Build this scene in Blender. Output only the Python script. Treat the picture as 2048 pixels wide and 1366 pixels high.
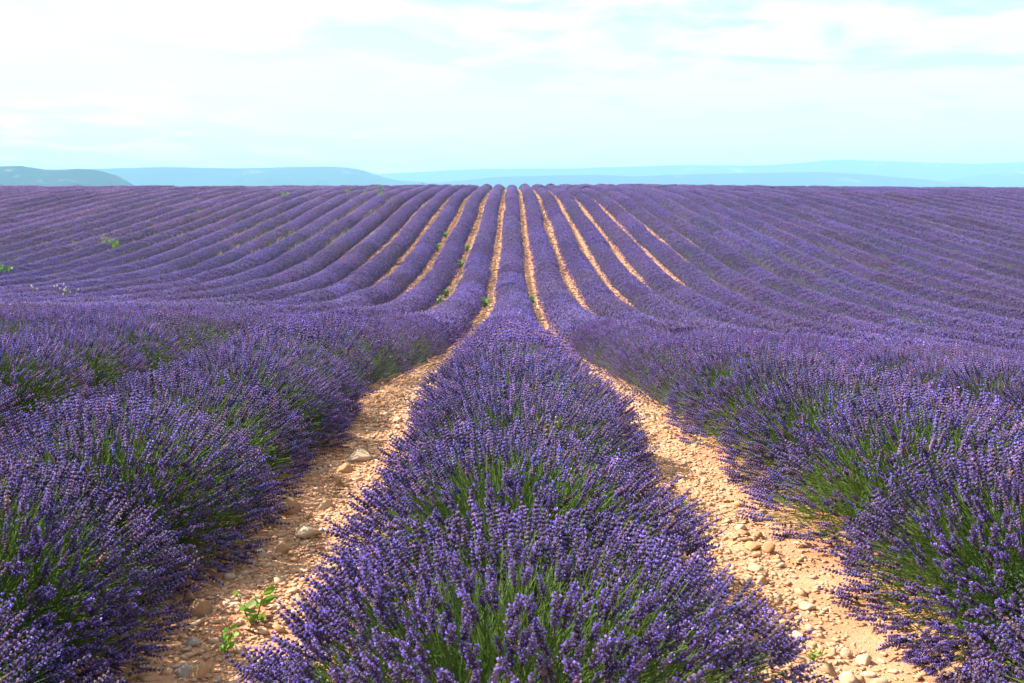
import bpy, math, random
import numpy as np

# ------------------------------------------------------------------ scene basics
for o in list(bpy.data.objects):
    bpy.data.objects.remove(o)
scene = bpy.context.scene
COL = scene.collection
random.seed(7)
RNG = np.random.default_rng(7)

EYE = 1.67                      # eye height over the near ground
FPX = 1900.0                    # focal length in photo pixels (2048 wide)
PITCH = math.atan((683 - 395) / FPX)
SUN_EL, SUN_AZ = 45.0, -68.0    # azimuth from +Y (view direction), negative = left

cam_d = bpy.data.cameras.new('camera')
cam_d.sensor_width = 36.0
cam_d.lens = 36.0 * FPX / 2048.0
cam_d.clip_start = 0.05
cam_d.clip_end = 60000
cam_d.dof.use_dof = True
cam_d.dof.focus_distance = 6.0
cam_d.dof.aperture_fstop = 9.0
cam = bpy.data.objects.new('camera', cam_d)
cam.location = (0, 0, EYE)
cam.rotation_euler = (math.pi / 2 - PITCH, 0, 0)
COL.objects.link(cam)
scene.camera = cam

world = bpy.data.worlds.new('World')
scene.world = world
world.use_nodes = True
nt = world.node_tree
nt.nodes.clear()
N = nt.nodes.new
L = nt.links.new
out = N('ShaderNodeOutputWorld')
bg = N('ShaderNodeBackground')
bg.inputs['Strength'].default_value = 0.10
sky = N('ShaderNodeTexSky')
sky.sky_type = 'NISHITA'
sky.sun_disc = False
sky.sun_elevation = math.radians(SUN_EL)
sky.sun_rotation = math.radians(SUN_AZ)
sky.altitude = 600
sky.air_density = 1.0
sky.dust_density = 1.2
sky.ozone_density = 1.0
tc = N('ShaderNodeTexCoord')
sep = N('ShaderNodeSeparateXYZ')
L(tc.outputs['Generated'], sep.inputs[0])
zc = N('ShaderNodeMath'); zc.operation = 'MAXIMUM'; zc.inputs[1].default_value = 0.0
L(sep.outputs['Z'], zc.inputs[0])
za = N('ShaderNodeMath'); za.operation = 'ADD'; za.inputs[1].default_value = 0.09
L(zc.outputs[0], za.inputs[0])
dx = N('ShaderNodeMath'); dx.operation = 'DIVIDE'
dy = N('ShaderNodeMath'); dy.operation = 'DIVIDE'
L(sep.outputs['X'], dx.inputs[0]); L(za.outputs[0], dx.inputs[1])
L(sep.outputs['Y'], dy.inputs[0]); L(za.outputs[0], dy.inputs[1])
cmb = N('ShaderNodeCombineXYZ')
L(dx.outputs[0], cmb.inputs[0]); L(dy.outputs[0], cmb.inputs[1])
cn = N('ShaderNodeTexNoise')
cn.inputs['Scale'].default_value = 1.45
cn.inputs['Detail'].default_value = 9
cn.inputs['Roughness'].default_value = 0.55
cn.inputs['Distortion'].default_value = 0.5
cmap = N('ShaderNodeMapping')
cmap.inputs['Location'].default_value = (3.3, 1.7, 0)
L(cmb.outputs[0], cmap.inputs[0]); L(cmap.outputs[0], cn.inputs['Vector'])
cr = N('ShaderNodeValToRGB')
cr.color_ramp.elements[0].position = 0.415
cr.color_ramp.elements[1].position = 0.52
L(cn.outputs['Fac'], cr.inputs[0])
cmix = N('ShaderNodeMix'); cmix.data_type = 'RGBA'
cmix.inputs['B'].default_value = (4.6, 4.75, 4.75, 1)
hz = N('ShaderNodeMapRange')
hz.inputs['From Min'].default_value = 0.0
hz.inputs['From Max'].default_value = 0.06
hz.inputs['To Min'].default_value = 0.6
hz.inputs['To Max'].default_value = 0.92
L(sep.outputs['Z'], hz.inputs['Value'])
cfac = N('ShaderNodeMath'); cfac.operation = 'MULTIPLY'
L(cr.outputs['Color'], cfac.inputs[0]); L(hz.outputs[0], cfac.inputs[1])
L(cfac.outputs[0], cmix.inputs['Factor'])
L(sky.outputs[0], cmix.inputs['A'])
L(cmix.outputs['Result'], bg.inputs['Color'])
L(bg.outputs[0], out.inputs['Surface'])

sun_d = bpy.data.lights.new('sun', 'SUN')
sun_d.energy = 5.0
sun_d.angle = math.radians(0.55)
sun_d.color = (1.0, 0.93, 0.82)
sun = bpy.data.objects.new('sun', sun_d)
az, el = math.radians(SUN_AZ), math.radians(SUN_EL)
sdir = np.array([math.sin(az) * math.cos(el), math.cos(az) * math.cos(el), math.sin(el)])
from mathutils import Vector, Matrix
sun.rotation_euler = Vector(sdir).to_track_quat('Z', 'Y').to_euler()
sun.location = (-30, 0, 60)
COL.objects.link(sun)

scene.view_settings.view_transform = 'Standard'
scene.view_settings.look = 'None'
scene.view_settings.gamma = 1
scene.view_settings.exposure = 1.42
scene.render.engine = 'CYCLES'
scene.cycles.use_denoising = True
scene.cycles.denoiser = 'OPENIMAGEDENOISE'
scene.cycles.denoising_input_passes = 'RGB_ALBEDO_NORMAL'
scene.cycles.max_bounces = 6
scene.cycles.diffuse_bounces = 4
scene.cycles.transmission_bounces = 4
scene.cycles.transparent_max_bounces = 8
scene.cycles.volume_bounces = 1
scene.cycles.sample_clamp_indirect = 8

# ------------------------------------------------------------------ helpers
def mesh(name, V, F, C=None, smooth=False):
    """V (n,3); F (m,3) or (m,4) int; C (n,3) linear colour per vertex"""
    V = np.ascontiguousarray(V, dtype=np.float32)
    F = np.ascontiguousarray(F, dtype=np.int32)
    me = bpy.data.meshes.new(name)
    k = F.shape[1]
    me.vertices.add(len(V)); me.vertices.foreach_set('co', V.ravel())
    me.loops.add(F.size); me.loops.foreach_set('vertex_index', F.ravel())
    me.polygons.add(len(F))
    me.polygons.foreach_set('loop_start', np.arange(0, F.size, k, dtype=np.int32))
    if smooth:
        me.polygons.foreach_set('use_smooth', np.ones(len(F), dtype=bool))
    me.update(calc_edges=True)
    if C is not None:
        ca = me.color_attributes.new('col', 'FLOAT_COLOR', 'POINT')
        rgba = np.ones((len(V), 4), dtype=np.float32); rgba[:, :3] = C
        ca.data.foreach_set('color', rgba.ravel())
    return me

def obj(name, me, mat=None, parent=None, loc=(0, 0, 0), rot=(0, 0, 0), scl=(1, 1, 1)):
    o = bpy.data.objects.new(name, me)
    if mat is not None and me is not None and not me.materials:
        me.materials.append(mat)
    o.location = loc; o.rotation_euler = rot; o.scale = scl
    COL.objects.link(o)
    if parent is not None:
        o.parent = parent
    return o

def tag(o, label=None, cat=None, group=None, kind=None):
    if label: o['label'] = label
    if cat: o['category'] = cat
    if group: o['group'] = group
    if kind: o['kind'] = kind
    return o

def join(parts):
    """parts: list of (V,F,C) -> one (V,F,C)"""
    n = 0; Vs, Fs, Cs = [], [], []
    for V, F, C in parts:
        Vs.append(V); Fs.append(F + n); Cs.append(C); n += len(V)
    return np.concatenate(Vs), np.concatenate(Fs), np.concatenate(Cs)

def spread(T, P, R, S, tint=None):
    """copy template T=(V,F,C) to N places: P (N,3), R (N,3,3), S (N,) or (N,3)"""
    V, F, C = T
    n = len(P)
    S = np.asarray(S)
    if S.ndim == 1: S = np.repeat(S[:, None], 3, 1)
    W = np.einsum('nij,nvj->nvi', R, V[None] * S[:, None, :]) + P[:, None, :]
    FF = F[None] + (np.arange(n) * len(V))[:, None, None]
    CC = np.repeat(C[None], n, 0)
    if tint is not None: CC = CC * tint[:, None, :]
    return W.reshape(-1, 3), FF.reshape(-1, F.shape[1]), CC.reshape(-1, 3)

def frames(D, rng):
    """rotation matrices whose z axis is D (N,3), random twist"""
    D = D / np.linalg.norm(D, axis=1, keepdims=True)
    a = np.where(np.abs(D[:, 2:3]) < 0.9, [[0, 0, 1.0]], [[1.0, 0, 0]])
    X = np.cross(a, D); X /= np.linalg.norm(X, axis=1, keepdims=True)
    Y = np.cross(D, X)
    t = rng.uniform(0, 2 * np.pi, len(D))[:, None]
    X2 = X * np.cos(t) + Y * np.sin(t); Y2 = -X * np.sin(t) + Y * np.cos(t)
    return np.stack([X2, Y2, D], axis=2)

def ico(sub):
    t = (1 + 5 ** .5) / 2
    V = [(-1, t, 0), (1, t, 0), (-1, -t, 0), (1, -t, 0), (0, -1, t), (0, 1, t), (0, -1, -t), (0, 1, -t), (t, 0, -1), (t, 0, 1), (-t, 0, -1), (-t, 0, 1)]
    F = [(0, 11, 5), (0, 5, 1), (0, 1, 7), (0, 7, 10), (0, 10, 11), (1, 5, 9), (5, 11, 4), (11, 10, 2), (10, 7, 6), (7, 1, 8),
         (3, 9, 4), (3, 4, 2), (3, 2, 6), (3, 6, 8), (3, 8, 9), (4, 9, 5), (2, 4, 11), (6, 2, 10), (8, 6, 7), (9, 8, 1)]
    V = [np.array(v, float) / np.linalg.norm(v) for v in V]
    for _ in range(sub):
        cache = {}; G = []
        def mid(a, b):
            k = (min(a, b), max(a, b))
            if k not in cache:
                m = V[a] + V[b]; V.append(m / np.linalg.norm(m)); cache[k] = len(V) - 1
            return cache[k]
        for a, b, c in F:
            x, y, z = mid(a, b), mid(b, c), mid(c, a)
            G += [(a, x, z), (b, y, x), (c, z, y), (x, y, z)]
        F = G
    return np.array(V), np.array(F)

def wav(P, seed, n=7, lo=1.0, hi=4.0):
    """smooth pseudo noise of points P (N,d), about -1..1"""
    r = np.random.default_rng(seed); s = np.zeros(len(P))
    for _ in range(n):
        k = r.normal(size=P.shape[1]); k /= np.linalg.norm(k); f = r.uniform(lo, hi)
        s += np.sin(P @ (k * f) + r.uniform(0, 6.28))
    return s / n ** .5 / 1.2

# ------------------------------------------------------------------ materials
def new_mat(name):
    m = bpy.data.materials.new(name); m.use_nodes = True
    t = m.node_tree; t.nodes.clear()
    o = t.nodes.new('ShaderNodeOutputMaterial')
    return m, t, o

def leaf_mat(name, translucent=0.25, rough=0.6, vary=0.15):
    m, t, o = new_mat(name)
    at = t.nodes.new('ShaderNodeAttribute'); at.attribute_name = 'col'
    oi = t.nodes.new('ShaderNodeObjectInfo')
    mr = t.nodes.new('ShaderNodeMapRange')
    mr.inputs['To Min'].default_value = 1 - vary; mr.inputs['To Max'].default_value = 1 + vary
    t.links.new(oi.outputs['Random'], mr.inputs['Value'])
    oc = t.nodes.new('ShaderNodeVectorMath'); oc.operation = 'MULTIPLY'
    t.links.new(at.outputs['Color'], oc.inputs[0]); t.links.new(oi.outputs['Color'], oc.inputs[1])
    vm = t.nodes.new('ShaderNodeVectorMath'); vm.operation = 'SCALE'
    t.links.new(oc.outputs[0], vm.inputs[0]); t.links.new(mr.outputs[0], vm.inputs['Scale'])
    p = t.nodes.new('ShaderNodeBsdfPrincipled')
    p.inputs['Roughness'].default_value = rough
    p.inputs['Specular IOR Level'].default_value = 0.25
    tr = t.nodes.new('ShaderNodeBsdfTranslucent')
    mx = t.nodes.new('ShaderNodeMixShader'); mx.inputs[0].default_value = translucent
    t.links.new(vm.outputs[0], p.inputs['Base Color']); t.links.new(vm.outputs[0], tr.inputs['Color'])
    t.links.new(p.outputs[0], mx.inputs[1]); t.links.new(tr.outputs[0], mx.inputs[2])
    t.links.new(mx.outputs[0], o.inputs['Surface'])
    return m

M_SPIKE = leaf_mat('lavender_flower', 0.22, 0.75)
M_LEAF = leaf_mat('lavender_leaf', 0.28, 0.55)
M_WEED = leaf_mat('weed_leaf', 0.35, 0.45)

def stone_mat(name):
    m, t, o = new_mat(name)
    at = t.nodes.new('ShaderNodeAttribute'); at.attribute_name = 'col'
    oi = t.nodes.new('ShaderNodeObjectInfo')
    g = t.nodes.new('ShaderNodeTexCoord')
    n1 = t.nodes.new('ShaderNodeTexNoise'); n1.inputs['Scale'].default_value = 60; n1.inputs['Detail'].default_value = 5
    n2 = t.nodes.new('ShaderNodeTexNoise'); n2.inputs['Scale'].default_value = 14; n2.inputs['Detail'].default_value = 3
    ge = t.nodes.new('ShaderNodeNewGeometry')
    t.links.new(ge.outputs['Position'], n1.inputs['Vector']); t.links.new(ge.outputs['Position'], n2.inputs['Vector'])
    mr = t.nodes.new('ShaderNodeMapRange'); mr.inputs['To Min'].default_value = 0.72; mr.inputs['To Max'].default_value = 1.25
    t.links.new(n1.outputs['Fac'], mr.inputs['Value'])
    vm = t.nodes.new('ShaderNodeVectorMath'); vm.operation = 'SCALE'
    t.links.new(at.outputs['Color'], vm.inputs[0]); t.links.new(mr.outputs[0], vm.inputs['Scale'])
    mix = t.nodes.new('ShaderNodeMix'); mix.data_type = 'RGBA'
    mix.inputs['B'].default_value = (0.42, 0.22, 0.10, 1)
    r2 = t.nodes.new('ShaderNodeMapRange'); r2.inputs['From Min'].default_value = 0.42; r2.inputs['From Max'].default_value = 0.7
    r2.inputs['To Max'].default_value = 0.8
    t.links.new(n2.outputs['Fac'], r2.inputs['Value']); t.links.new(r2.outputs[0], mix.inputs['Factor'])
    t.links.new(vm.outputs[0], mix.inputs['A'])
    b = t.nodes.new('ShaderNodeBump'); b.inputs['Strength'].default_value = 0.5; b.inputs['Distance'].default_value = 0.004
    t.links.new(n1.outputs['Fac'], b.inputs['Height'])
    p = t.nodes.new('ShaderNodeBsdfPrincipled'); p.inputs['Roughness'].default_value = 0.9
    p.inputs['Specular IOR Level'].default_value = 0.2
    t.links.new(mix.outputs['Result'], p.inputs['Base Color']); t.links.new(b.outputs[0], p.inputs['Normal'])
    t.links.new(p.outputs[0], o.inputs['Surface'])
    return m
M_STONE = stone_mat('limestone')

def soil_mat():
    m, t, o = new_mat('ochre_soil')
    ge = t.nodes.new('ShaderNodeNewGeometry')
    def noise(s, d, r=0.55):
        n = t.nodes.new('ShaderNodeTexNoise'); n.inputs['Scale'].default_value = s
        n.inputs['Detail'].default_value = d; n.inputs['Roughness'].default_value = r
        t.links.new(ge.outputs['Position'], n.inputs['Vector']); return n
    n1 = noise(2.3, 6); n2 = noise(38, 6, 0.65)
    n3 = noise(110, 4, 0.6)
    r1 = t.nodes.new('ShaderNodeValToRGB')
    e = r1.color_ramp.elements
    e[0].position = 0.30; e[0].color = (0.47, 0.20, 0.098, 1)
    e[1].position = 0.70; e[1].color = (0.63, 0.345, 0.195, 1)
    t.links.new(n1.outputs['Fac'], r1.inputs[0])
    r2 = t.nodes.new('ShaderNodeMapRange'); r2.inputs['To Min'].default_value = 0.7; r2.inputs['To Max'].default_value = 1.28
    t.links.new(n2.outputs['Fac'], r2.inputs['Value'])
    vm = t.nodes.new('ShaderNodeVectorMath'); vm.operation = 'SCALE'
    t.links.new(r1.outputs[0], vm.inputs[0]); t.links.new(r2.outputs[0], vm.inputs['Scale'])
    # far away the plain is green and brown farmland
    sp = t.nodes.new('ShaderNodeSeparateXYZ'); t.links.new(ge.outputs['Position'], sp.inputs[0])
    rf = t.nodes.new('ShaderNodeMapRange'); rf.inputs['From Min'].default_value = 190; rf.inputs['From Max'].default_value = 260
    t.links.new(sp.outputs['Y'], rf.inputs['Value'])
    mx = t.nodes.new('ShaderNodeMix'); mx.data_type = 'RGBA'; mx.inputs['B'].default_value = (0.09, 0.12, 0.05, 1)
    t.links.new(rf.outputs[0], mx.inputs['Factor']); t.links.new(vm.outputs[0], mx.inputs['A'])
    ad = t.nodes.new('ShaderNodeMath'); ad.operation = 'SUBTRACT'
    t.links.new(n2.outputs['Fac'], ad.inputs[0]); t.links.new(n3.outputs['Fac'], ad.inputs[1])
    b = t.nodes.new('ShaderNodeBump'); b.inputs['Strength'].default_value = 0.7; b.inputs['Distance'].default_value = 0.015
    t.links.new(ad.outputs[0], b.inputs['Height'])
    p = t.nodes.new('ShaderNodeBsdfPrincipled'); p.inputs['Roughness'].default_value = 0.95
    p.inputs['Specular IOR Level'].default_value = 0.1
    t.links.new(mx.outputs['Result'], p.inputs['Base Color']); t.links.new(b.outputs[0], p.inputs['Normal'])
    t.links.new(p.outputs[0], o.inputs['Surface'])
    return m
M_SOIL = soil_mat()

def hill_mat(name, forest, rock, amount, scale):
    m, t, o = new_mat(name)
    ge = t.nodes.new('ShaderNodeNewGeometry')
    n = t.nodes.new('ShaderNodeTexNoise'); n.inputs['Scale'].default_value = scale; n.inputs['Detail'].default_value = 8
    t.links.new(ge.outputs['Position'], n.inputs['Vector'])
    r = t.nodes.new('ShaderNodeValToRGB'); e = r.color_ramp.elements
    e[0].position = 0.62 - amount; e[0].color = (*forest, 1)
    e[1].position = 0.70 - amount; e[1].color = (*rock, 1)
    t.links.new(n.outputs['Fac'], r.inputs[0])
    p = t.nodes.new('ShaderNodeBsdfPrincipled'); p.inputs['Roughness'].default_value = 1
    p.inputs['Specular IOR Level'].default_value = 0.0
    t.links.new(r.outputs[0], p.inputs['Base Color']); t.links.new(p.outputs[0], o.inputs['Surface'])
    return m

# ------------------------------------------------------------------ terrain
# ground profile along the rows: (photo row, metres per pixel^-1) pairs turned into distance and height
_pts = [(384, 14.6), (400, 18.4), (425, 20.7), (496, 28), (574, 37), (629, 49), (660, 60), (680, 70), (720, 109), (800, 207), (900, 297), (1000, 367), (1250, 506)]
_yz = [(158.0, EYE + 1.05)]
for _y, _fd in _pts:
    D = FPX / _fd; v = -(_y - 683) / FPX * D
    _yz.append((D * math.cos(PITCH) + v * math.sin(PITCH), EYE - D * math.sin(PITCH) + v * math.cos(PITCH)))
_yz += [(2.0, 0.0), (-40, 0.0), (175, EYE + 1.0), (200, EYE + 0.2), (260, EYE - 4), (500, EYE - 22), (1000, EYE - 45), (2000, EYE - 60), (60000, EYE - 60)]
_yz.sort()
_Y = np.array([a for a, b in _yz]); _Z = np.array([b for a, b in _yz])
_ys = np.arange(-40, 420, 0.25); _zs = np.interp(_ys, _Y, _Z)
def _gauss(sig):
    k = np.arange(-int(4 * sig / .25), int(4 * sig / .25) + 1) * .25
    w = np.exp(-k * k / 2 / sig ** 2); w /= w.sum()
    return np.convolve(np.pad(_zs, len(k) // 2, mode='edge'), w, mode='valid')
_g1, _g5 = _gauss(1.6), _gauss(6.0)
_w = np.clip((_ys - 9) / 22, 0, 1)
_zs2 = _g1 * (1 - _w) + _g5 * _w
def prof(y):
    y = np.asarray(y, float)
    return np.where(y < 400, np.interp(y, _ys, _zs2), np.interp(y, _Y, _Z))
def gz(x, y):
    x = np.asarray(x, float); y = np.asarray(y, float)
    fade = np.clip((y - 2) / 6, 0, 1) * np.clip((90 - y) / 50, 0, 1)
    ys = y + 0.22 * np.clip(x, -18, 18) * fade
    z = prof(ys)
    z = z - 0.050 * np.clip(x - 0.6, 0, 12) * np.clip((y - 3) / 6, 0, 1) * np.clip((80 - y) / 50, 0, 1)
    far = np.clip((y - 60) / 60, 0, 1) * np.clip((400 - y) / 150, 0, 1)
    z = z + far * (-0.0016 * np.clip(x, -120, 120)) + far * 0.25 * np.sin(x * 0.045 + 1.0) * np.sin(y * 0.05)
    return z
def bump(x, y):
    x = np.asarray(x, float); y = np.asarray(y, float)
    near = np.clip((16 - y) / 6, 0, 1) * np.clip((6 - np.abs(x)) / 2, 0, 1)
    P = np.stack([np.broadcast_to(x, y.shape).ravel(), y.ravel()], 1)
    return near * (0.016 * wav(P, 3, 9, 3, 9) + 0.008 * wav(P, 4, 9, 10, 30)).reshape(near.shape)
def gslope(x, y):
    return float((gz(x, y + 0.5) - gz(x, y - 0.5)))

S = 2.0                         # distance between rows
def rowx(k, y):
    return k * S + 0.05 * math.sin(0.21 * y + k * 1.7) + 0.03 * math.sin(0.53 * y + k)

xs = np.concatenate([-np.geomspace(4.6, 7900, 80)[::-1], np.arange(-4.55, 4.56, 0.08), np.geomspace(4.6, 7900, 80)])
ysg = np.concatenate([np.linspace(-40, 0.5, 40), np.arange(0.6, 12, 0.075), np.geomspace(12, 7900, 170)])
GX, GY = np.meshgrid(xs, ysg)
GZ = gz(GX, GY)
GZ = GZ + bump(GX, GY)
nx, ny = len(xs), len(ysg)
idx = np.arange(nx * ny).reshape(ny, nx)
Fg = np.stack([idx[:-1, :-1].ravel(), idx[:-1, 1:].ravel(), idx[1:, 1:].ravel(), idx[1:, :-1].ravel()], 1)
ground = obj('ground', mesh('ground', np.stack([GX.ravel(), GY.ravel(), GZ.ravel()], 1), Fg, None, True), M_SOIL)
tag(ground, 'ochre stony soil of the lavender field between the rows', kind='structure')
ground.pop('label')

# ------------------------------------------------------------------ distant hills
def ridge(name, dist, depth, prof_px, mat, seed, rough, base=-62, amp=1.0):
    """a long hill mass: crest heights given as (photo x, photo y) at distance dist"""
    px = np.array([p[0] for p in prof_px], float); py = np.array([p[1] for p in prof_px], float)
    X = (px - 1024) / FPX * dist; H = EYE + (395 - py) / FPX * dist
    n, m = 320, 22
    gx = np.linspace(X[0], X[-1], n)
    h = np.interp(gx, X, H)
    k = np.ones(9) / 9
    h = np.convolve(np.pad(h, 4, mode='edge'), k, mode='valid')
    t = np.linspace(-1, 1, m)
    GXh, T = np.meshgrid(gx, t)
    shape = np.clip(1 - np.abs(T) ** 1.6, 0, 1)
    Yh = dist + T * depth / 2
    Q = np.stack([GXh.ravel(), Yh.ravel()], 1) / dist
    nz = (wav(Q, seed, 10, 20, 90) * 0.6 + wav(Q, seed + 1, 12, 90, 330) * 0.4).reshape(T.shape)
    Zh = base + (h[None, :] - base) * shape + nz * rough * shape * (0.35 + 0.65 * np.clip(np.abs(T) * 2, 0, 1))
    Yh = Yh + nz * depth * 0.05
    V = np.stack([GXh.ravel(), Yh.ravel(), Zh.ravel()], 1)
    ii = np.arange(n * m).reshape(m, n)
    F = np.stack([ii[:-1, :-1].ravel(), ii[:-1, 1:].ravel(), ii[1:, 1:].ravel(), ii[1:, :-1].ravel()], 1)
    o = obj(name, mesh(name, V, F, None, True), mat)
    o['kind'] = 'structure'
    return o

M_H1 = hill_mat('wooded_hill', (0.010, 0.024, 0.028), (0.11, 0.105, 0.085), 0.04, 0.03)
M_H2 = hill_mat('far_hill', (0.016, 0.032, 0.028), (0.15, 0.15, 0.10), 0.0, 0.006)
ridge('hills', 1900, 560, [(-900, 380), (-600, 352), (-300, 346), (-100, 340), (0, 336), (30, 332), (75, 331), (108, 340), (150, 340), (195, 338), (225, 345), (255, 358), (275, 374), (310, 392), (380, 425)], M_H1, 11, 9)
ridge('hills', 3400, 900, [(-1200, 350), (-300, 346), (0, 344), (200, 339), (330, 335), (400, 336), (480, 338), (560, 336), (660, 334), (715, 336), (755, 350), (780, 360), (860, 366), (960, 372), (1100, 385), (1300, 420)], M_H2, 21, 3)
ridge('hills', 3700, 900, [(600, 420), (780, 372), (900, 364), (1000, 354), (1080, 352), (1200, 350), (1260, 354), (1330, 350), (1500, 347), (1640, 345), (1720, 350), (1800, 357), (1900, 366), (2000, 380), (2200, 430)], M_H2, 31, 3)
ridge('hills', 5400, 1200, [(-2500, 356), (-200, 352), (300, 354), (700, 352), (800, 348), (900, 340), (1000, 338), (1130, 338), (1280, 334), (1390, 329), (1450, 334), (1520, 333), (1590, 328), (1640, 319), (1680, 321), (1720, 320), (1780, 327), (1850, 326), (1900, 325), (1946, 336), (2000, 328), (2048, 319), (2200, 312), (2600, 318), (3600, 340)], M_H2, 41, 12)
ridge('hills', 4400, 900, [(1700, 420), (1860, 366), (1950, 350), (2048, 343), (2300, 334), (2900, 346), (3400, 390)], M_H2, 51, 5)

# ------------------------------------------------------------------ lavender flower spikes (several levels of detail)
C_CALYX = np.array([0.086, 0.050, 0.138])
C_GREY = np.array([0.130, 0.092, 0.135])
C_BLOOM = np.array([0.315, 0.220, 0.820])
C_BLOOM2 = np.array([0.430, 0.290, 0.830])
C_STEM = np.array([0.125, 0.215, 0.040])
C_LEAF = np.array([0.085, 0.150, 0.035])

def bipyr(base, d, length, width, sides=3):
    d = d / np.linalg.norm(d)
    a = np.array([0, 0, 1.0]) if abs(d[2]) < .9 else np.array([1.0, 0, 0])
    x = np.cross(a, d); x /= np.linalg.norm(x); y = np.cross(d, x)
    V = [base]
    for i in range(sides):
        t = 2 * math.pi * i / sides
        V.append(base + d * length * .55 + (x * math.cos(t) + y * math.sin(t)) * width)
    V.append(base + d * length)
    F = []
    for i in range(sides):
        j = (i + 1) % sides
        F += [(0, 1 + j, 1 + i), (sides + 1, 1 + i, 1 + j)]
    return np.array(V), np.array(F)

def petal(base, d, size, rng):
    """an open two-lipped floret: two small bent lobes"""
    d = d / np.linalg.norm(d)
    a = rng.normal(size=3); x = np.cross(a, d); x /= np.linalg.norm(x); y = np.cross(d, x)
    tip = base + d * size
    V = np.array([base, tip + x * size * .7, tip + d * size * .35 + y * size * .35, tip - x * size * .7, tip + d * size * .1 - y * size * .6])
    F = np.array([(0, 1, 2), (0, 2, 3), (0, 3, 4), (0, 4, 1)])
    return V, F

def spike(lod, seed):
    rng = np.random.default_rng(seed)
    parts = []
    def add(V, F, c):
        parts.append((V, F, np.repeat(np.asarray(c)[None], len(V), 0)))
    if lod in (0, 1, 2):
        nw = (7, 6, 4)[lod]; Ln = 0.062
        if lod == 0:
            V, F = bipyr(np.array([0, 0, -.014]), np.array([0, 0, 1.0]), .072, .0024, 4); add(V, F, C_GREY * .8)
        for i in range(nw):
            f = i / (nw - 1)
            z = 0.004 + f * Ln * .86
            if i == 0 and seed % 2 == 0: z -= 0.012
            r = 0.0088 * (0.75 + 0.55 * math.sin(math.pi * min(1, f * .9 + .15))) * (1 - .30 * f)
            if lod == 0:
                for j in range(6):
                    t = j * math.pi / 3 + i * .52 + rng.uniform(-.2, .2)
                    d = np.array([math.cos(t), math.sin(t), rng.uniform(.55, .95) + f * .5])
                    b = np.array([0, 0, z])
                    ln = r * 1.3 * rng.uniform(.85, 1.15)
                    V, F = bipyr(b, d, ln, .0026, 3)
                    c = C_CALYX * (1 - .0) if rng.random() < .6 else C_GREY
                    add(V, F, c * rng.uniform(.75, 1.3))
                    if rng.random() < .36:
                        V, F = petal(b + d / np.linalg.norm(d) * ln * .8, d, .0042 * rng.uniform(.8, 1.25), rng)
                        add(V, F, (C_BLOOM if rng.random() < .6 else C_BLOOM2) * rng.uniform(.8, 1.2))
            else:
                n = 5 if lod == 1 else 3
                h = Ln / nw * .85
                V = [[0, 0, z - h * .45]]
                for j in range(n):
                    t = 2 * math.pi * j / n + i * .6
                    V.append([r * math.cos(t), r * math.sin(t), z + h * rng.uniform(.1, .4)])
                V.append([0, 0, z + h * .8])
                F = []
                for j in range(n):
                    k = (j + 1) % n
                    F += [(0, 1 + k, 1 + j), (n + 1, 1 + j, 1 + k)]
                c = (C_CALYX if rng.random() < .6 else C_GREY) * rng.uniform(.8, 1.25)
                add(np.array(V), np.array(F), c)
                for j in range(2 if lod == 1 else 2):
                    if rng.random() < (.86 if lod == 1 else .9):
                        t = rng.uniform(0, 6.28)
                        d = np.array([math.cos(t), math.sin(t), .55])
                        b = np.array([math.cos(t) * r * .62, math.sin(t) * r * .62, z + h * .2])
                        V, F = petal(b, d, (.0048 if lod == 1 else .0056) * rng.uniform(.8, 1.2), rng)
                        add(V, F, (C_BLOOM if rng.random() < .6 else C_BLOOM2) * rng.uniform(.8, 1.2))
    else:
        w = .0095
        V, F = bipyr(np.array([0, 0, -.01]), np.array([0.02, 0, 1.0]), .080, w, 4)
        add(V, F, C_CALYX * .75 + C_GREY * .25)
        for j in range(3):
            t = j * 2.1 + rng.uniform(0, 1); z = .012 + j * .018
            d = np.array([math.cos(t), math.sin(t), .6]); d /= np.linalg.norm(d)
            b = np.array([math.cos(t) * w * .5, math.sin(t) * w * .5, z])
            x = np.array([-math.sin(t), math.cos(t), 0]) * .0085
            V = np.array([b - d * .002 - x * .3, b + d * .010 + x, b + d * .012 - x + [0, 0, .008]])
            add(V, np.array([(0, 1, 2)]), (C_BLOOM * .7 + C_BLOOM2 * .3) * np.array([.92, .97, 1.04]) * rng.uniform(.85, 1.15))
    return join(parts)

SPIKES = {l: [spike(l, 100 * l + i) for i in range(4)] for l in range(4)}
ST = np.array([(math.cos(t), math.sin(t), z) for z in (0, 1) for t in (0, 2.094, 4.189)], float)
STF = np.array([(0, 1, 4), (0, 4, 3), (1, 2, 5), (1, 5, 4), (2, 0, 3), (2, 3, 5)])
BLADE = (np.array([(-.5, 0, 0), (.5, 0, 0), (-.6, .12, .5), (.6, .12, .5), (0, .05, 1.0)], float),
         np.array([(0, 1, 3), (0, 3, 2), (2, 3, 4)]), np.ones((5, 3)))

def stems(B, T, rad, rng, col=C_STEM):
    d = T - B; ln = np.linalg.norm(d, axis=1)
    R = frames(d, rng)
    Sc = np.stack([np.full(len(B), rad), np.full(len(B), rad), ln], 1)
    tint = col * rng.uniform(.7, 1.35, (len(B), 1)) * np.stack([rng.uniform(.85, 1.35, len(B)), np.ones(len(B)), rng.uniform(.7, 1.4, len(B))], 1)
    return spread((ST, STF, np.ones((6, 3))), B, R, Sc, tint)

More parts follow.
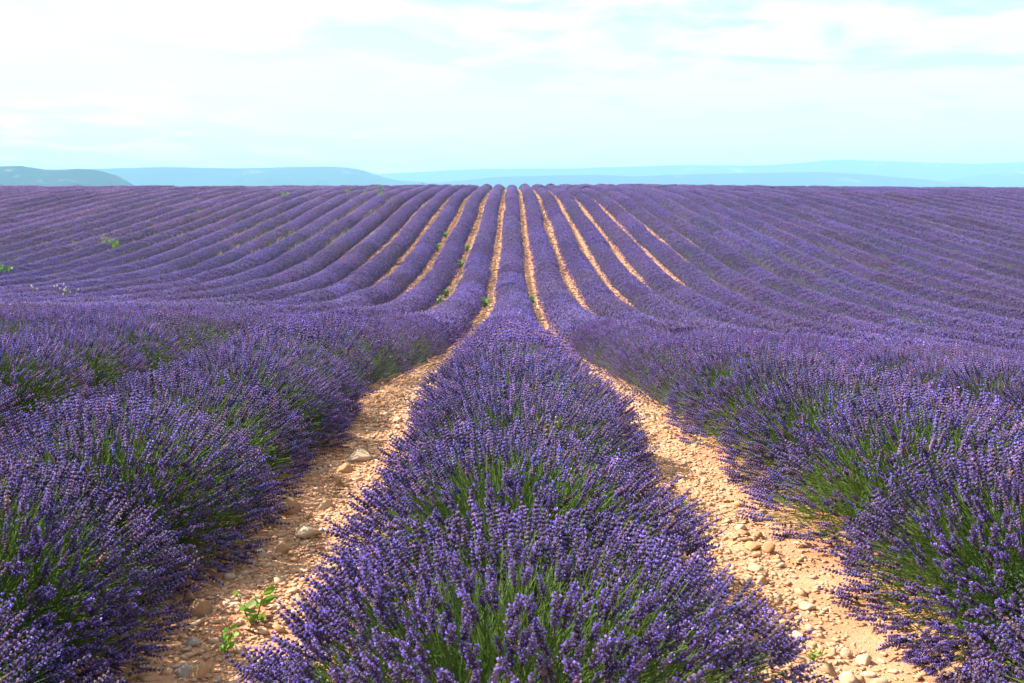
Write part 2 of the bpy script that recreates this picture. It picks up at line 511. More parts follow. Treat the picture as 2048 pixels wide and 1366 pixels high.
def spike_tint(n, rng, var=.22):
    b = np.exp(rng.normal(0, var, n))[:, None]
    h = rng.normal(0, 1, n)[:, None]
    t = np.ones((n, 3)) * b
    t[:, 0:1] *= 1 + .13 * h; t[:, 2:3] *= 1 - .07 * h
    dry = rng.random(n) < .13                       # some spikes are past flowering
    t[dry] *= np.array([1.0, 1.0, .55])
    return t

def plant_spikes(P, D, lod, rng, scale=1.0, var=.22):
    n = len(P); R = frames(D, rng)
    Sc = np.clip(rng.normal(1.0, .19, n), .55, 1.6)[:, None] * np.array([[.80, .80, 1.12]]) * scale
    Sc[:, 2] *= rng.uniform(.7, 1.32, n)
    tint = spike_tint(n, rng, var)
    which = rng.integers(0, 4, n)
    return join([spread(SPIKES[lod][i], P[which == i], R[which == i], Sc[which == i], tint[which == i]) for i in range(4)])

# ------------------------------------------------------------------ near lavender bushes
def bush_layout(seed, n, rx=.80, ry=.74, H=.60, z0=.07, part=0.36):
    rng = np.random.default_rng(seed)
    m = int(n * 1.6)
    c = rng.uniform(-.10, 1, m); ph = rng.uniform(0, 2 * np.pi, m)
    s = np.sqrt(np.clip(1 - c * c, 0, 1))
    U = np.stack([s * np.cos(ph), s * np.sin(ph), c], 1)
    dens = wav(U, seed + 50, 6, 2.5, 6)
    keep = rng.random(m) < np.clip(.78 + part * dens, .24, 1)
    U = U[keep][:n]; n = len(U)
    lump = 1 + .05 * wav(U, seed + 9, 6, 2, 5)
    f = (1 - .20 * rng.random(n) ** 2.4) * lump * rng.normal(1, .018, n)
    T = np.stack([U[:, 0] * rx * f, U[:, 1] * ry * f, z0 + np.clip(U[:, 2], -.05, 1) * H * f], 1)
    a = rng.uniform(0, 6.28, n); r = .20 * np.sqrt(rng.random(n))
    B = np.stack([r * np.cos(a) + U[:, 0] * .12, r * np.sin(a) + U[:, 1] * .12, np.full(n, .05) + .12 * rng.random(n)], 1)
    # clumps lean together
    lean = np.stack([wav(U, seed + 21, 5, 3, 8), wav(U, seed + 22, 5, 3, 8), 0 * f], 1) * .05
    T = T + lean
    d = T - B; d /= np.linalg.norm(d, axis=1, keepdims=True)
    D = d * .85 + np.array([0, 0, .22]) + rng.normal(0, .08, (n, 3))
    D /= np.linalg.norm(D, axis=1, keepdims=True)
    return T, B, D, U, rng

def bush_foliage(T, B, seed, rx=.80, ry=.74, H=.60, leaves=5200):
    rng = np.random.default_rng(seed + 300)
    parts = [stems(B, T, .0012, rng)]
    # narrow leaves of the green cushion below the flowers
    c = rng.uniform(-.05, 1, leaves); ph = rng.uniform(0, 6.28, leaves); s = np.sqrt(1 - c * c)
    U = np.stack([s * np.cos(ph), s * np.sin(ph), c], 1)
    rr = rng.uniform(.36, .84, leaves)[:, None]
    P = U * rr * np.array([rx, ry, H]) + np.array([0, 0, .03])
    D = U + np.array([0, 0, .55]) + rng.normal(0, .35, (leaves, 3))
    R = frames(D, rng)
    Sc = np.stack([rng.uniform(.0035, .006, leaves), np.full(leaves, .02), rng.uniform(.05, .11, leaves)], 1)
    tint = (C_LEAF * .6 + C_STEM * .5) * rng.uniform(.6, 1.35, (leaves, 1)) * np.stack([rng.uniform(.85, 1.3, leaves), np.ones(leaves), rng.uniform(.7, 1.4, leaves)], 1)
    parts.append(spread(BLADE, P, R, Sc, tint))
    # woody leafy heart
    V, F = ico(3)
    V = V * (1 + .10 * wav(V, seed + 5, 8, 3, 9))[:, None]
    V = V * np.array([rx * .48, ry * .48, H * .50]); V[:, 2] = np.maximum(V[:, 2], -.04)
    parts.append((V, F, np.repeat((C_LEAF * .8)[None], len(V), 0) * RNG.uniform(.7, 1.2, (len(V), 1))))
    return join(parts)

SP0 = [mesh('flower_spike', *SPIKES[0][i]) for i in range(4)]
for m_ in SP0: m_.materials.append(M_SPIKE)

BUSH = []
for i, sd in enumerate((1, 2)):
    T, B, D, U, rng = bush_layout(sd, 2300)
    BUSH.append((mesh('foliage', *bush_foliage(T, B, sd)), mesh('flower_spikes', *plant_spikes(T, D, 1, rng, 1.06))))
    BUSH[-1][0].materials.append(M_LEAF); BUSH[-1][1].materials.append(M_SPIKE)

def bush(x, y, label, group, variant=None, rz=0.0, scl=(1, 1, 1), seed=None, nsingle=0):
    z = float(gz(x, y)) - .01
    e = obj('lavender_bush', None, None, None, (x, y, z), (0, 0, rz), scl)
    tag(e, label, 'lavender', group)
    if seed is None:
        f, s = BUSH[variant]
        obj('foliage', f, None, e)
        tag(obj('flower_spikes', s, None, e), kind='stuff')
        return e
    T, B, D, U, rng = bush_layout(seed, 2100)
    obj('foliage', mesh('foliage', *bush_foliage(T, B, seed)), M_LEAF, e)
    # the spikes that show largest are parts of their own
    cr_, sr_ = math.cos(rz), math.sin(rz)
    W = np.stack([(T[:, 0] * cr_ - T[:, 1] * sr_) * scl[0] + x, (T[:, 0] * sr_ + T[:, 1] * cr_) * scl[1] + y, T[:, 2] * scl[2] + z], 1)
    dist = np.linalg.norm(W - np.array([0, 0, EYE]), axis=1)
    face = ((np.array([0, 0, EYE]) - W) * np.stack([U[:, 0] * cr_ - U[:, 1] * sr_, U[:, 0] * sr_ + U[:, 1] * cr_, U[:, 2]], 1)).sum(1) / dist
    rad = np.linalg.norm(T / np.array([.74, .70, .65]), axis=1)
    vy = -(W[:, 2] - EYE) ; dep = W[:, 1] * math.cos(PITCH) + vy * math.sin(PITCH)
    up = (W[:, 1] * math.sin(PITCH) - vy * math.cos(PITCH)) / np.maximum(dep, .1)
    inside = (np.abs(W[:, 0] / dep) < .53) & (up > -683 / FPX)
    score = np.where((face > .12) & inside, dist - .9 * rad, 99)
    order = np.argsort(score)
    single = [i for i in order[:nsingle] if score[i] < 90]
    rest = np.setdiff1d(np.arange(len(T)), single)
    tag(obj('flower_spikes', mesh('flower_spikes', *plant_spikes(T[rest], D[rest], 1, rng, 1.08)), M_SPIKE, e), kind='stuff')
    R = frames(D, rng)
    for i in single:
        o = obj('flower_spike', SP0[rng.integers(0, 4)], None, e, T[i], Matrix(R[i].tolist()).to_euler())
        k = float(np.clip(rng.normal(1.12, .16), .75, 1.55))
        o.scale = (k * .9, k * .9, k * float(rng.uniform(.95, 1.35)))
    return e

G_B = 'single lavender bushes near the camera'
bush(0.00, 2.55, 'lavender bush filling the bottom centre of the picture, nearest of the centre row', G_B, rz=.3, seed=61, nsingle=300, scl=(1.10, 1.0, 1.0))
bush(0.03, 3.92, 'lavender bush of the centre row with a green hollow, second from the camera', G_B, rz=2.1, seed=62, nsingle=200)
bush(-1.99, 3.25, 'lavender bush in the bottom left corner, shading the three brown stones', G_B, rz=1.2, seed=63, nsingle=160)
bush(2.12, 3.55, 'lavender bush in the bottom right corner, overhanging the pale stony path', G_B, rz=.5, seed=64, nsingle=160)
_ord = ['first', 'second', 'third', 'fourth', 'fifth', 'sixth', 'seventh', 'eighth', 'ninth', 'tenth']
_near = [
    (0, [5.0, 6.08, 7.15], 2, 'centre row'),
    (-1, [4.38, 5.40, 6.42, 7.45], 1, 'row left of the shaded stony path'),
    (1, [4.65, 5.75, 6.80, 7.85], 1, 'row right of the sunlit stony path'),
    (-2, [6.0, 7.1, 8.2, 9.3], 0, 'second row left of the centre row'),
    (2, [6.2, 7.3, 8.35, 9.4], 0, 'second row right of the centre row'),
]
for k, yl, skip, where in _near:
    for i, y in enumerate(yl):
        bush(rowx(k, y) + random.uniform(-.05, .05) + (.13 if k == 1 else .03 if k == -1 else 0), y, f'{_ord[i + skip]} lavender bush from the camera in the {where}', G_B,
             variant=(i + k + 4) % 2, rz=random.choice((0, math.pi)) + random.uniform(-.35, .35), scl=(random.uniform(.88, .97) if y > 4.9 else random.uniform(.95, 1.03), random.uniform(.98, 1.12), random.uniform(.94, 1.06)))
# rows run on past the camera
for k, y, lab in ((-.96, 2.2, 'lavender bush cut by the lower left picture edge, nearest of its row'),
                  (1, 2.35, 'lavender bush cut by the lower right picture edge, nearest of its row'),
                  (-2, 4.9, 'lavender bush of the second row left, just beyond the left picture edge')):
    bush(rowx(k, y), y, lab, G_B, variant=int(k + 4) % 2, rz=random.uniform(0, 6.28))

# ------------------------------------------------------------------ lavender rows
def seg_spikes(seed, length, per_m, lod, scale, rx=.69, H=.62):
    rng = np.random.default_rng(seed)
    n = int(length * per_m)
    y = rng.uniform(-length / 2 - .12, length / 2 + .12, n)
    a = np.arccos(rng.uniform(-1, 1, n) * .999)
    a = np.where(rng.random(n) < .5, rng.uniform(-.08, np.pi + .08, n), a)
    Q = np.stack([np.cos(a) * 2, np.sin(a) * 2, y * 2.2], 1)
    low = rng.random(n) < .42 + .58 * np.clip(np.sin(a), 0, 1)
    lump = 1 + (.055 if lod < 3 else .032) * wav(Q, seed + 3, 8, .8, 2.6) + .03 * np.cos(y * 2 * np.pi / 1.15 + seed)
    f = (1 - .22 * rng.random(n) ** 2) * lump
    P = np.stack([np.cos(a) * rx * f, y, .06 + np.sin(a) * H * f], 1)
    U = np.stack([np.cos(a), np.sin((y + seed) * 5.5) * .45, np.sin(a)], 1)
    D = U * .8 + np.array([0, 0, .35]) + rng.normal(0, .16, (n, 3))
    keep = low & (rng.random(n) < np.clip(.86 + (.5 if lod < 3 else .34) * wav(Q, seed + 8, 8, .8, 3.4), .08, 1))
    P, D = P[keep], D[keep]
    V, F, C = plant_spikes(P, D, lod, rng, scale, .25)
    if lod <= 2:
        Bs = P - D / np.linalg.norm(D, axis=1, keepdims=True) * .22
        V, F, C = join([(V, F, C), stems(Bs, P, .0013, rng)])
    me = mesh('flower_spikes', V, F, C); me.materials.append(M_SPIKE)
    return me

SEG = {  # level: (length, meshes)
    'a': (3.0, [seg_spikes(500 + i, 3.0, 1150, 2, 1.10) for i in range(3)]),
    'b': (5.0, [seg_spikes(520 + i, 5.0, 1000, 3, 1.25, .725, .63) for i in range(4)]),
    'c': (9.0, [seg_spikes(540 + i, 9.0, 520, 3, 1.75, .685, .63) for i in range(4)]),
}

def word(n):
    ones = ['', 'first', 'second', 'third', 'fourth', 'fifth', 'sixth', 'seventh', 'eighth', 'ninth', 'tenth', 'eleventh', 'twelfth', 'thirteenth',
            'fourteenth', 'fifteenth', 'sixteenth', 'seventeenth', 'eighteenth', 'nineteenth']
    if n < 20: return ones[n]
    t = {2: ('twenty', 'twentieth'), 3: ('thirty', 'thirtieth'), 4: ('forty', 'fortieth'), 5: ('fifty', 'fiftieth')}[n // 10]
    return t[1] if n % 10 == 0 else t[0] + '-' + ones[n % 10]

def hump(k, y0, y1, zbase):
    """leafy body of a row under its flowers, following the ground"""
    ys = [y0]
    while ys[-1] < y1: ys.append(ys[-1] + max(.3, ys[-1] * .022))
    ys = np.array(ys); m = 9
    a = np.linspace(0, np.pi, m)
    A, Yv = np.meshgrid(a, ys)
    Q = np.stack([np.cos(A).ravel() * 2 + k, np.sin(A).ravel() * 2, Yv.ravel() * 1.6], 1)
    f = (1 + .10 * wav(Q, k + 900, 8, 1, 3)).reshape(A.shape) * .80
    f[0] *= .5; f[-1] *= .5
    f = f * (1.12 if abs(k) > 6 else 1) * (.82 + .18 * np.clip((ys - 14) / 10, 0, 1))[:, None]
    xc = np.array([rowx(k, y) for y in ys])[:, None]
    Z = gz(xc + 0 * A, Yv)
    V = np.stack([(xc + np.cos(A) * .66 * f).ravel(), Yv.ravel(), (Z - .03 + np.sin(A) * .58 * f).ravel()], 1)
    ii = np.arange(len(ys) * m).reshape(len(ys), m)
    F = np.stack([ii[:-1, :-1].ravel(), ii[1:, :-1].ravel(), ii[1:, 1:].ravel(), ii[:-1, 1:].ravel()], 1)
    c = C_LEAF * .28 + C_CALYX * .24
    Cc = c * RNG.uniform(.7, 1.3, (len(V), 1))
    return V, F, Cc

def row(k, y0, y1=166.0):
    x0 = rowx(k, y0); z0 = float(gz(x0, y0))
    if k == 0: label = 'centre lavender row running straight away from the camera to the crest'
    else: label = f'{word(abs(k))} lavender row {"left" if k < 0 else "right"} of the centre row, running up to the crest'
    e = obj('lavender_row', None, None, None, (x0, y0, z0))
    tag(e, label, 'lavender row', 'lavender rows running to the crest')
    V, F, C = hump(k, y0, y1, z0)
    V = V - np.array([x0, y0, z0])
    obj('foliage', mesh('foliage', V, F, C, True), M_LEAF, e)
    rng = np.random.default_rng(k + 4000)
    wide = 1.15 if abs(k) > 6 else (1.06 if abs(k) > 4 else 1.0)          # the outer plants have grown into the gaps
    y = y0
    while y < y1 - .5:
        lv = 'a' if y < 19 else ('b' if y < 62 else 'c')
        ln, ms = SEG[lv]
        yc = y + ln / 2
        xc = rowx(k, yc); zc_ = float(gz(xc, yc))
        sl = math.atan2(float(gz(xc, yc + ln / 2) - gz(xc, yc - ln / 2)), ln)
        hh = float(rng.uniform(.93, 1.06)) if yc < 115 else float(rng.uniform(.84, 1.18))
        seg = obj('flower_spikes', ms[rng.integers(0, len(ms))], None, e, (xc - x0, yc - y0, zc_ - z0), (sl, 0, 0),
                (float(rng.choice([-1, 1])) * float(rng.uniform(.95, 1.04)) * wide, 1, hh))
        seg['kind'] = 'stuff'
        sun_tint = min(1, max(0, (-k - 3) / 10)) * min(1, max(0, (yc - 55) / 30)) * float(rng.uniform(.5, 1.0))   # pink sunlit look of the left slope, painted into the spike colour
        seg.color = (1 + .50 * sun_tint + float(rng.normal(0, .03)), 1 + .38 * sun_tint + float(rng.normal(0, .03)), 1 + .12 * sun_tint + float(rng.normal(0, .06)), 1)
        y += ln * math.cos(sl)
    return e

TANH = 1024 / FPX
for k in range(-45, 46):
    ak = abs(k) * S
    if k == 0: y0 = 7.7
    elif abs(k) == 1: y0 = 8.0 if k < 0 else 8.35
    elif abs(k) == 2: y0 = 9.85 if k < 0 else 9.95
    else: y0 = max(6.0, (ak - 1.2) / TANH - (3.5 if k > 0 else 4.5))
    if y0 < 160: row(k, y0)

# ------------------------------------------------------------------ stones and gravel
def stone_mesh(sub, seed, flat, n='stone'):
    V, F = ico(sub)
    r = np.random.default_rng(seed)
    d = 1 + .16 * wav(V, seed, 6, 1.2, 3.0) + .05 * wav(V, seed + 1, 6, 4, 8)
    V = V * d[:, None]
    for _ in range(9):                               # a few worn flat facets
        nn = r.normal(size=3); nn /= np.linalg.norm(nn); h = r.uniform(.55, .8)
        p = V @ nn; V = V - np.outer(np.clip(p - h, 0, None) * .95, nn)
    V = V * np.array([1, r.uniform(.65, .95), flat])
    return V, F

STONE_COLS = np.array([[.50, .40, .29], [.53, .38, .25], [.44, .26, .13], [.31, .17, .09], [.47, .37, .28], [.34, .27, .22], [.50, .36, .25]])
_sm = {}
def stone_data(shape, ci):
    if (shape, ci) not in _sm:
        V, F = stone_mesh(2 if shape < 4 else 1, 70 + shape, (.62, .75, .5, .85, .55, .7, .42)[shape])
        me = mesh('stone', V, F, np.repeat(STONE_COLS[ci][None], len(V), 0), True); me.materials.append(M_STONE)
        _sm[(shape, ci)] = me
    return _sm[(shape, ci)]

def pix(px, py):
    """a ground point seen at a photo pixel"""
    d = np.array([(px - 1024) / FPX, 0, 0]); v = -(py - 683) / FPX
    ray = np.array([d[0], math.cos(PITCH) + v * math.sin(PITCH), -math.sin(PITCH) + v * math.cos(PITCH)])
    t = 1.0
    for _ in range(6000):
        p = np.array([0, 0, EYE]) + ray * t
        if p[2] < gz(p[0], p[1]): break
        t *= 1.002
    return p

BIG = [  # photo x, y (foot), width px, shape, colour, label
    (575, 1032, 52, 1, 3, 'largest brown boulder-like stone on the shaded path, against the left lavender'),
    (614, 1044, 26, 3, 2, 'small round tan stone just right of the big brown stone'),
    (650, 1020, 40, 0, 1, 'pale oval stone on the left path, touching the centre row'),
    (548, 1050, 30, 0, 4, 'greyish stone in front of the big brown stone'),
    (392, 1240, 58, 1, 3, 'front stone of the three brown stones at lower left'),
    (376, 1212, 40, 3, 3, 'rear upright stone of the three brown stones at lower left'),
    (352, 1222, 36, 1, 3, 'left stone of the three brown stones at lower left'),
    (560, 1108, 46, 0, 2, 'oval tan stone between two pale stones on the left path'),
    (520, 1112, 30, 1, 4, 'pale round stone left of the oval tan stone'),
    (545, 1118, 22, 3, 4, 'tiny pale stone touching the oval tan stone'),
    (610, 1078, 56, 2, 1, 'long flat pale slab lying on the left path'),
    (716, 924, 58, 2, 1, 'long sand coloured slab beside the centre row, far on left path'),
    (690, 945, 34, 1, 2, 'orange-tan stone below the long sand coloured slab'),
    (672, 974, 28, 3, 3, 'dark reddish stone in the middle of the left path'),
    (362, 1166, 26, 0, 3, 'reddish stone at the left edge of the path above the three stones'),
    (408, 1156, 20, 4, 4, 'small bluish grey stone above the three brown stones'),
    (456, 1160, 30, 4, 6, 'whitish flat stone beside the green weed'),
    (385, 1296, 34, 2, 5, 'dark grey flat stone at the bottom of the left path'),
    (365, 1345, 44, 1, 5, 'large dark stone at the bottom edge of the left path'),
    (400, 1350, 52, 0, 2, 'large tan stone at the bottom edge, touching the centre bush'),
    (1540, 1112, 36, 3, 2, 'round orange stone at the foot of the right lavender'),
    (1556, 1126, 22, 1, 2, 'upright tan stone just in front of the round orange stone'),
    (1508, 1106, 36, 2, 2, 'flat orange stone just left of the round orange stone'),
    (1518, 1088, 26, 0, 3, 'rust coloured stone behind the round orange stone'),
    (1485, 1066, 28, 0, 6, 'white dome shaped stone in the right path'),
    (1489, 1080, 30, 2, 3, 'reddish stone right in front of the white dome shaped stone'),
    (1495, 1174, 34, 1, 5, 'grey-brown stone beside the centre row on the right path'),
    (1525, 1170, 30, 0, 6, 'pale rounded stone right of the grey-brown stone'),
    (1515, 1150, 36, 2, 1, 'long cream stone lying across the right path'),
    (1418, 1046, 16, 3, 2, 'single little orange pebble on bare soil of right path'),
    (1618, 1222, 38, 2, 6, 'white angular stone at the edge of the right lavender'),
    (1695, 1314, 30, 3, 1, 'upright block-like stone at the lower right path'),
    (1668, 1308, 26, 0, 6, 'pale stone left of the upright block-like stone'),
    (1735, 1328, 40, 0, 1, 'broad cream stone at the lower right path'),
    (1715, 1310, 22, 2, 3, 'brown pebble right of the upright block-like stone'),
    (1578, 1262, 26, 2, 2, 'wedge of tan rock on the right path, lower part'),
    (1600, 1276, 34, 2, 1, 'thin cream slab on the right path, lower part'),
    (1480, 1012, 24, 4, 2, 'tan stone at the lavender edge, upper right path'),
]
for px, py, w, sh, ci, lab in BIG:
    p = pix(px, py)
    dep = p[1] * math.cos(PITCH)
    r = w * dep / FPX / 2 / .95
    fl = (.62, .75, .5, .85, .55, .7, .42)[sh]
    zb = float(gz(p[0], p[1] + r * .6) + bump(p[0], p[1] + r * .6))
    o = obj('stone', stone_data(sh, ci), None, None, (p[0], p[1] + r * .6, zb + r * fl * .55),
            (random.uniform(-.15, .15), random.uniform(-.15, .15), random.uniform(-.5, .5)), (r, r, r * random.uniform(.9, 1.1)))
    tag(o, lab, 'stone', 'larger stones on the two near paths')

def in_path(x, y):
    """offset from the middle of the nearest gap, and that gap's index"""
    g = math.floor(x / S)
    return x - (g + .5) * S, g

rs = np.random.default_rng(77)
cnt = 0
for side, lab in ((-1, 'small loose stone on the shaded stony path left of the centre row'), (1, 'small loose stone on the sunlit stony path right of the centre row')):
    n = 115
    for i in range(n):
        y = 3.0 + 7.5 * rs.random() ** 1.3
        x = side * S / 2 + np.clip(rs.normal(side * .05, .24), -.48, .48)
        r = float(np.clip(rs.lognormal(-4.1, .42), .010, .042))
        sh = int(rs.integers(4, 7))
        z = float(gz(x, y) + bump(x, y))
        o = obj('stone', stone_data(sh, int(rs.choice([0, 1, 1, 2, 4, 6, 6, 3] if side > 0 else [0, 1, 2, 3, 3, 5, 4]))), None, None, (x, y, z + r * .22),
                (float(rs.uniform(-.25, .25)), float(rs.uniform(-.25, .25)), float(rs.uniform(0, 6.28))), (r * float(rs.uniform(1, 1.7)), r, r))
        tag(o, lab, 'stone', f'small stones on the {"left" if side < 0 else "right"} path')

# gravel: everything finer than the single stones
V0 = np.array([(1, 0, 0), (-1, 0, 0), (0, 1, 0), (0, -1, 0), (.25, .2, 1), (-.1, .1, -1)], float)
F0 = np.array([(0, 2, 4), (2, 1, 4), (1, 3, 4), (3, 0, 4), (2, 0, 5), (1, 2, 5), (3, 1, 5), (0, 3, 5)])
parts = []
for gi in range(-7, 7):
    ymax = 150
    lo = {-1: 2.4, 0: 2.4, -2: 7.5, 1: 7.5}.get(gi, 11 if abs(gi + .5) < 3 else 4 * abs(gi + .5))
    for y0_, y1_, per, sz in ((lo, 7, 1900, .0082), (max(lo, 7), 14, 650, .013), (max(lo, 14), 28, 80, .026), (max(lo, 28), 60, 45, .036), (60, ymax, 16, .055)):
        if y1_ <= y0_: continue
        n = int((y1_ - y0_) * per)
        y = rs.uniform(y0_, y1_, n); x = (gi + .5) * S + rs.normal(0, .25, n)
        s = sz * np.exp(rs.normal(0, .45, n))
        P = np.stack([x, y, gz(x, y) + bump(x, y) + s * .12], 1)
        R = frames(np.array([0, 0, 1.0]) + rs.normal(0, .25, (n, 3)), rs)
        Sc = np.stack([s * rs.uniform(1, 1.8, n), s, s * rs.uniform(.30, .65, n)], 1)
        jit = 1 + .30 * wav(V0, gi + 60, 5, 2, 5)
        base = STONE_COLS[rs.integers(0, 7, n)] * rs.uniform(.75, 1.15, (n, 1)) * .5 + np.array([.60, .345, .19]) * .55
        parts.append(spread((V0 * jit[:, None], F0, np.ones((6, 3))), P, R, Sc, base))
V, F, C = join(parts)
tag(obj('gravel', mesh('gravel', V, F, C), M_STONE), kind='stuff')

# ------------------------------------------------------------------ weeds, shrubs, grass
LEAFV = np.array([(0, 0, 0), (-.5, .06, .35), (0, -.05, .38), (.5, .06, .35), (-.38, .02, .72), (0, -.08, .72), (.38, .02, .72), (0, .06, 1.0)], float)
LEAFF = np.array([(0, 2, 1), (0, 3, 2), (1, 2, 5), (1, 5, 4), (2, 3, 6), (2, 6, 5), (4, 5, 7), (5, 6, 7)])

def weed(x, y, h, n_stem, leaf_n, leaf_w, leaf_l, label, cat='weed', col=(.16, .33, .035), spreadr=.4, seed=0, name='weed_plant', group=None, zoff=0.0, blossoms=0):
    rng = np.random.default_rng(seed + 8000)
    z = float(gz(x, y)) + zoff
    e = obj(name, None, None, None, (x, y, z)); tag(e, label, cat, group)
    stem_parts, leaf_parts, tips = [], [], []
    for i in range(n_stem):
        a = rng.uniform(0, 6.28); ln = h * rng.uniform(.65, 1.05); tilt = spreadr * rng.uniform(.1, 1)
        d = np.array([math.cos(a) * tilt, math.sin(a) * tilt, 1.0]); d /= np.linalg.norm(d)
        b = np.array([math.cos(a), math.sin(a), 0]) * h * .06 * rng.random()
        stem_parts.append(stems(b[None], (b + d * ln)[None], h * .011, rng, np.array(col) * .8)); tips.append(b + d * ln)
        t = rng.uniform(.12, 1.0, leaf_n); P = b + d * (t * ln)[:, None]
        an = rng.uniform(0, 6.28, leaf_n)
        Dd = np.stack([np.cos(an), np.sin(an), rng.uniform(.15, 1.0, leaf_n)], 1)
        R = frames(Dd, rng)
        lw = leaf_w * rng.uniform(.7, 1.25, leaf_n); ll = leaf_l * rng.uniform(.7, 1.25, leaf_n)
        tint = np.array(col) * rng.uniform(.7, 1.3, (leaf_n, 1)) * np.stack([rng.uniform(.85, 1.25, leaf_n), np.ones(leaf_n), np.ones(leaf_n)], 1)
        leaf_parts.append(spread((LEAFV, LEAFF, np.ones((8, 3))), P, R, np.stack([lw, lw, ll], 1), tint))
    obj('stems', mesh('stems', *join(stem_parts)), M_WEED, e)
    tag(obj('leaves', mesh('leaves', *join(leaf_parts)), M_WEED, e), kind='stuff')
    for tp in tips[:blossoms]:
        V, F = ico(1); V = V * (1 + .25 * wav(V, seed, 5, 4, 8))[:, None] * h * .024
        obj('blossom', mesh('blossom', V, F, np.repeat([[.78, .78, .72]], len(V), 0)), M_WEED, e, tp)
    return e

def at(px, py, D):
    """a ground place in the photo column px at distance D"""
    y = D; x = (px - 1024) / FPX * D
    return x, y

p = pix(508, 1252); weed(p[0], p[1], .18, 3, 7, .026, .062, 'bright green leafy weed standing between left path and centre bush', seed=1)
p = pix(452, 1318); weed(p[0], p[1], .14, 3, 6, .020, .045, 'low green weed under the edge of the nearest centre bush', seed=2)
p = pix(1366, 1018); weed(p[0], p[1], .05, 6, 5, .010, .025, 'tiny yellow-green seedling on the sunlit right path', col=(.30, .42, .08), spreadr=1.0, seed=3)
p = pix(1335, 1352); weed(p[0] + .55, p[1] + .1, .05, 6, 5, .010, .03, 'tiny green sprout at the bottom of the right path', col=(.26, .36, .06), spreadr=1.0, seed=4)

# weeds in the gaps of the far slope: (gap index, distance, height, label)
for i, (g, D, h, lab) in enumerate([
    (-2, 66, .75, 'upper green weed in the second gap left of the centre row'),
    (-2, 58, .80, 'tall green weed in the second gap left of the centre row, lower'),
    (-2, 45, .6, 'green weed near the valley bottom, second gap left'),
    (-2, 41, .5, 'lowest small green weed in the second gap left'),
    (-3, 74, .6, 'small green weed in the third gap left, higher up'),
    (-3, 66, .85, 'taller green weed in the third gap left of the centre row'),
    (-1, 40, .55, 'pale green weed in the first gap left at the valley bottom'),
    (0, 42, .55, 'green weed in the first gap right at the valley bottom'),
    (-1, 148, .7, 'yellow-green weed close under the crest, left of the centre row'),
    (-2, 128, .7, 'green weed high on the slope in second gap left'),
    (2, 128, .5, 'low green weed high on the slope in third gap right'),
]):
    weed((g + .5) * S - .15, D, h * .75, 7, 12, .07, .14, lab, col=(.15, .28, .05), spreadr=.8, seed=20 + i)
# shrubs standing in the left field
for i, (px, D, h, lab, c) in enumerate([
    (222, 66, 1.25, 'pale upright green shrub, left of the pair in the left field', (.30, .42, .10)),
    (234, 65, 1.0, 'bushy bright green shrub, right of the pair in the left field', (.17, .36, .04)),
    (4, 52, 1.2, 'green shrub cut by the left edge of the picture', (.12, .30, .05)),
    (577, 103, 1.3, 'single round pale green shrub high in the left field', (.24, .40, .10)),
    (443, 128, .95, 'flat yellow-green shrub close under the crest', (.38, .44, .05)),
    (700, 112, 1.0, 'yellow-green shrub at the left end of the weedy patch', (.30, .42, .06)),
    (733, 108, 1.0, 'low yellow-green shrub at the front of the weedy patch', (.34, .44, .06)),
    (752, 112, 1.1, 'middle green shrub of the weedy patch', (.27, .42, .05)),
    (766, 107, 1.1, 'right front green shrub of the weedy patch', (.27, .42, .05)),
    (763, 126, 1.1, 'rear right green shrub of the weedy patch', (.22, .38, .05)),
    (738, 124, 1.1, 'rear left dark green shrub of the weedy patch', (.14, .30, .05)),
    (228, 120, .8, 'dull green shrub below the wooded hill, upper left field', (.12, .22, .07)),
    (292, 126, .7, 'dull green shrub right of another, upper left field', (.12, .22, .07)),
    (285, 90, .8, 'dark weed clump on the middle left slope', (.12, .20, .06)),
    (156, 100, .7, 'small dark weed clump on the far left slope', (.12, .20, .06)),
    (1605, 112, .7, 'small green weed showing in the right field', (.16, .28, .06)),
    (1626, 47, .45, 'green weed among the right rows near the valley', (.16, .28, .06)),
]):
    x, y = at(px, 0, D)
    weed(x, y, h * .85, 12, 16, .10, .17, lab, 'shrub', tuple(v * .78 for v in c), .75, 50 + i, 'green_shrub', zoff=.1)
for i, (px, D, lab) in enumerate([(62, 38, 'left white-flowered thistle in the left valley'), (110, 36, 'middle white-flowered thistle in the left valley'),
                                  (128, 36.5, 'tall white-flowered thistle in the left valley'), (140, 36, 'right white-flowered thistle in the left valley')]):
    x, y = at(px, 0, D)
    weed(x, y, 1.05, 5, 7, .02, .07, lab, 'thistle', (.20, .26, .12), .35, 90 + i, 'thistle', 'white thistles in the left valley', blossoms=4)

# yellow-green grass between the rows of the left slope
rg = np.random.default_rng(5)
n = 60000
y = rg.uniform(55, 150, n); gk = rg.integers(-40, -6, n)
x = gk * S + rg.normal(.55, .24, n)
w = wav(np.stack([x, y], 1), 71, 9, .08, .5) + .35 * wav(np.stack([x, y], 1), 72, 9, .8, 2)
keep = (w > .05 - .018 * (-gk - 8)) & (np.abs(x) < y * .56 + 3)
x, y = x[keep], y[keep]; n = len(x)
P = np.stack([x, y, gz(x, y)], 1)
D = np.array([0, 0, 1.0]) + rg.normal(0, .3, (n, 3))
Sc = np.stack([rg.uniform(.03, .09, n), np.full(n, .1), rg.uniform(.32, .68, n)], 1)
tint = np.array([.33, .31, .12]) * rg.uniform(.6, 1.3, (n, 1)) * np.stack([rg.uniform(.8, 1.3, n), np.ones(n), np.ones(n)], 1)
tag(obj('grass', mesh('grass', *spread(BLADE, P, frames(D, rg), Sc, tint)), M_WEED), kind='stuff')

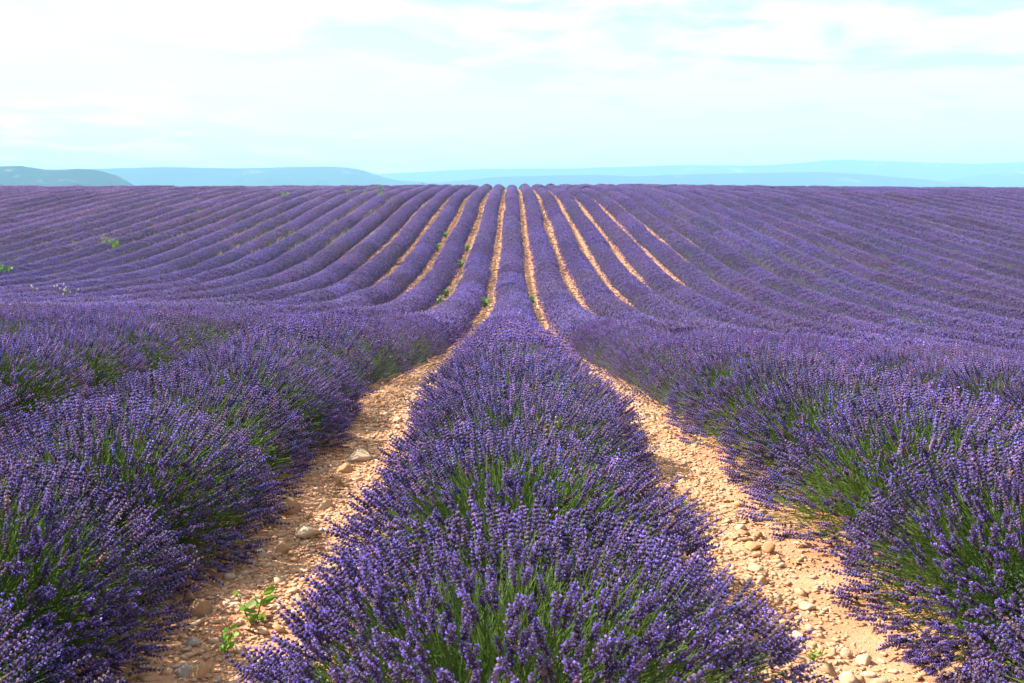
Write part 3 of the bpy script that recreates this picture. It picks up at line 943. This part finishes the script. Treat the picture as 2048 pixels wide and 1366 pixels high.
# tree on the crest in front of the wooded hill
def tree(px, D, h, label, seed):
    x, y = at(px, 0, D); z = float(gz(x, y)); rng = np.random.default_rng(seed)
    e = obj('tree', None, None, None, (x, y, z)); tag(e, label, 'tree')
    tr = []
    for i in range(7):
        a = rng.uniform(0, 6.28); top = np.array([math.cos(a) * h * .25, math.sin(a) * h * .25, h * rng.uniform(.6, .9)]) if i else np.array([0, 0, h * .85])
        b = np.array([0, 0, 0 if i == 0 else h * .3])
        tr.append(stems(b[None], top[None], h * (.03 if i == 0 else .014), rng, np.array([.08, .06, .04])))
    obj('trunk', mesh('trunk', *join(tr)), M_WEED, e)
    n = 1500
    c = rng.normal(size=(9, 3)); c /= np.linalg.norm(c, axis=1, keepdims=True)
    c = c * np.array([.34, .34, .22]) * h + np.array([0, 0, h * .66])
    P = c[rng.integers(0, 9, n)] + rng.normal(0, .085 * h, (n, 3))
    P[:, 2] = np.maximum(P[:, 2], h * .2)
    Sc = np.stack([np.full(n, h * .03), np.full(n, h * .03), np.full(n, h * .06)], 1)
    tint = np.array([.045, .085, .035]) * rng.uniform(.6, 1.4, (n, 1))
    tag(obj('crown', mesh('crown', *spread((LEAFV, LEAFF, np.ones((8, 3))), P, frames(rng.normal(size=(n, 3)), rng), Sc, tint)), M_LEAF, e), kind='stuff')
tree(164, 215, 3.6, 'small dark tree on the crest in front of the wooded hill', 1)
tree(128, 212, 2.6, 'tiny bush-like tree on the crest, left of the small dark tree', 2)
for i, (px, lab) in enumerate(((846, 'left dry weed stalk against the sky on the crest'), (852, 'right dry weed stalk against the sky on the crest'))):
    x, y = at(px, 0, 158); weed(x, y, 1.35, 4, 5, .05, .12, lab, 'weed', (.16, .20, .10), .3, 130 + i, zoff=.1)

# ------------------------------------------------------------------ air
m, t, o_ = new_mat('haze')
pv = t.nodes.new('ShaderNodeVolumePrincipled')
pv.inputs['Color'].default_value = (0.38, 0.71, 1.0, 1)
pv.inputs['Density'].default_value = 0.00027
pv.inputs['Anisotropy'].default_value = 0.0
t.links.new(pv.outputs[0], o_.inputs['Volume'])
V = np.array([(sx * 8000, yy, zz) for zz in (-70, 270) for sx, yy in ((-1, -600), (1, -600), (1, 8000), (-1, 8000))], float)
F = np.array([(0, 3, 2, 1), (4, 5, 6, 7), (0, 1, 5, 4), (1, 2, 6, 5), (2, 3, 7, 6), (3, 0, 4, 7)])
tag(obj('haze', mesh('haze', V, F), m), kind='stuff')
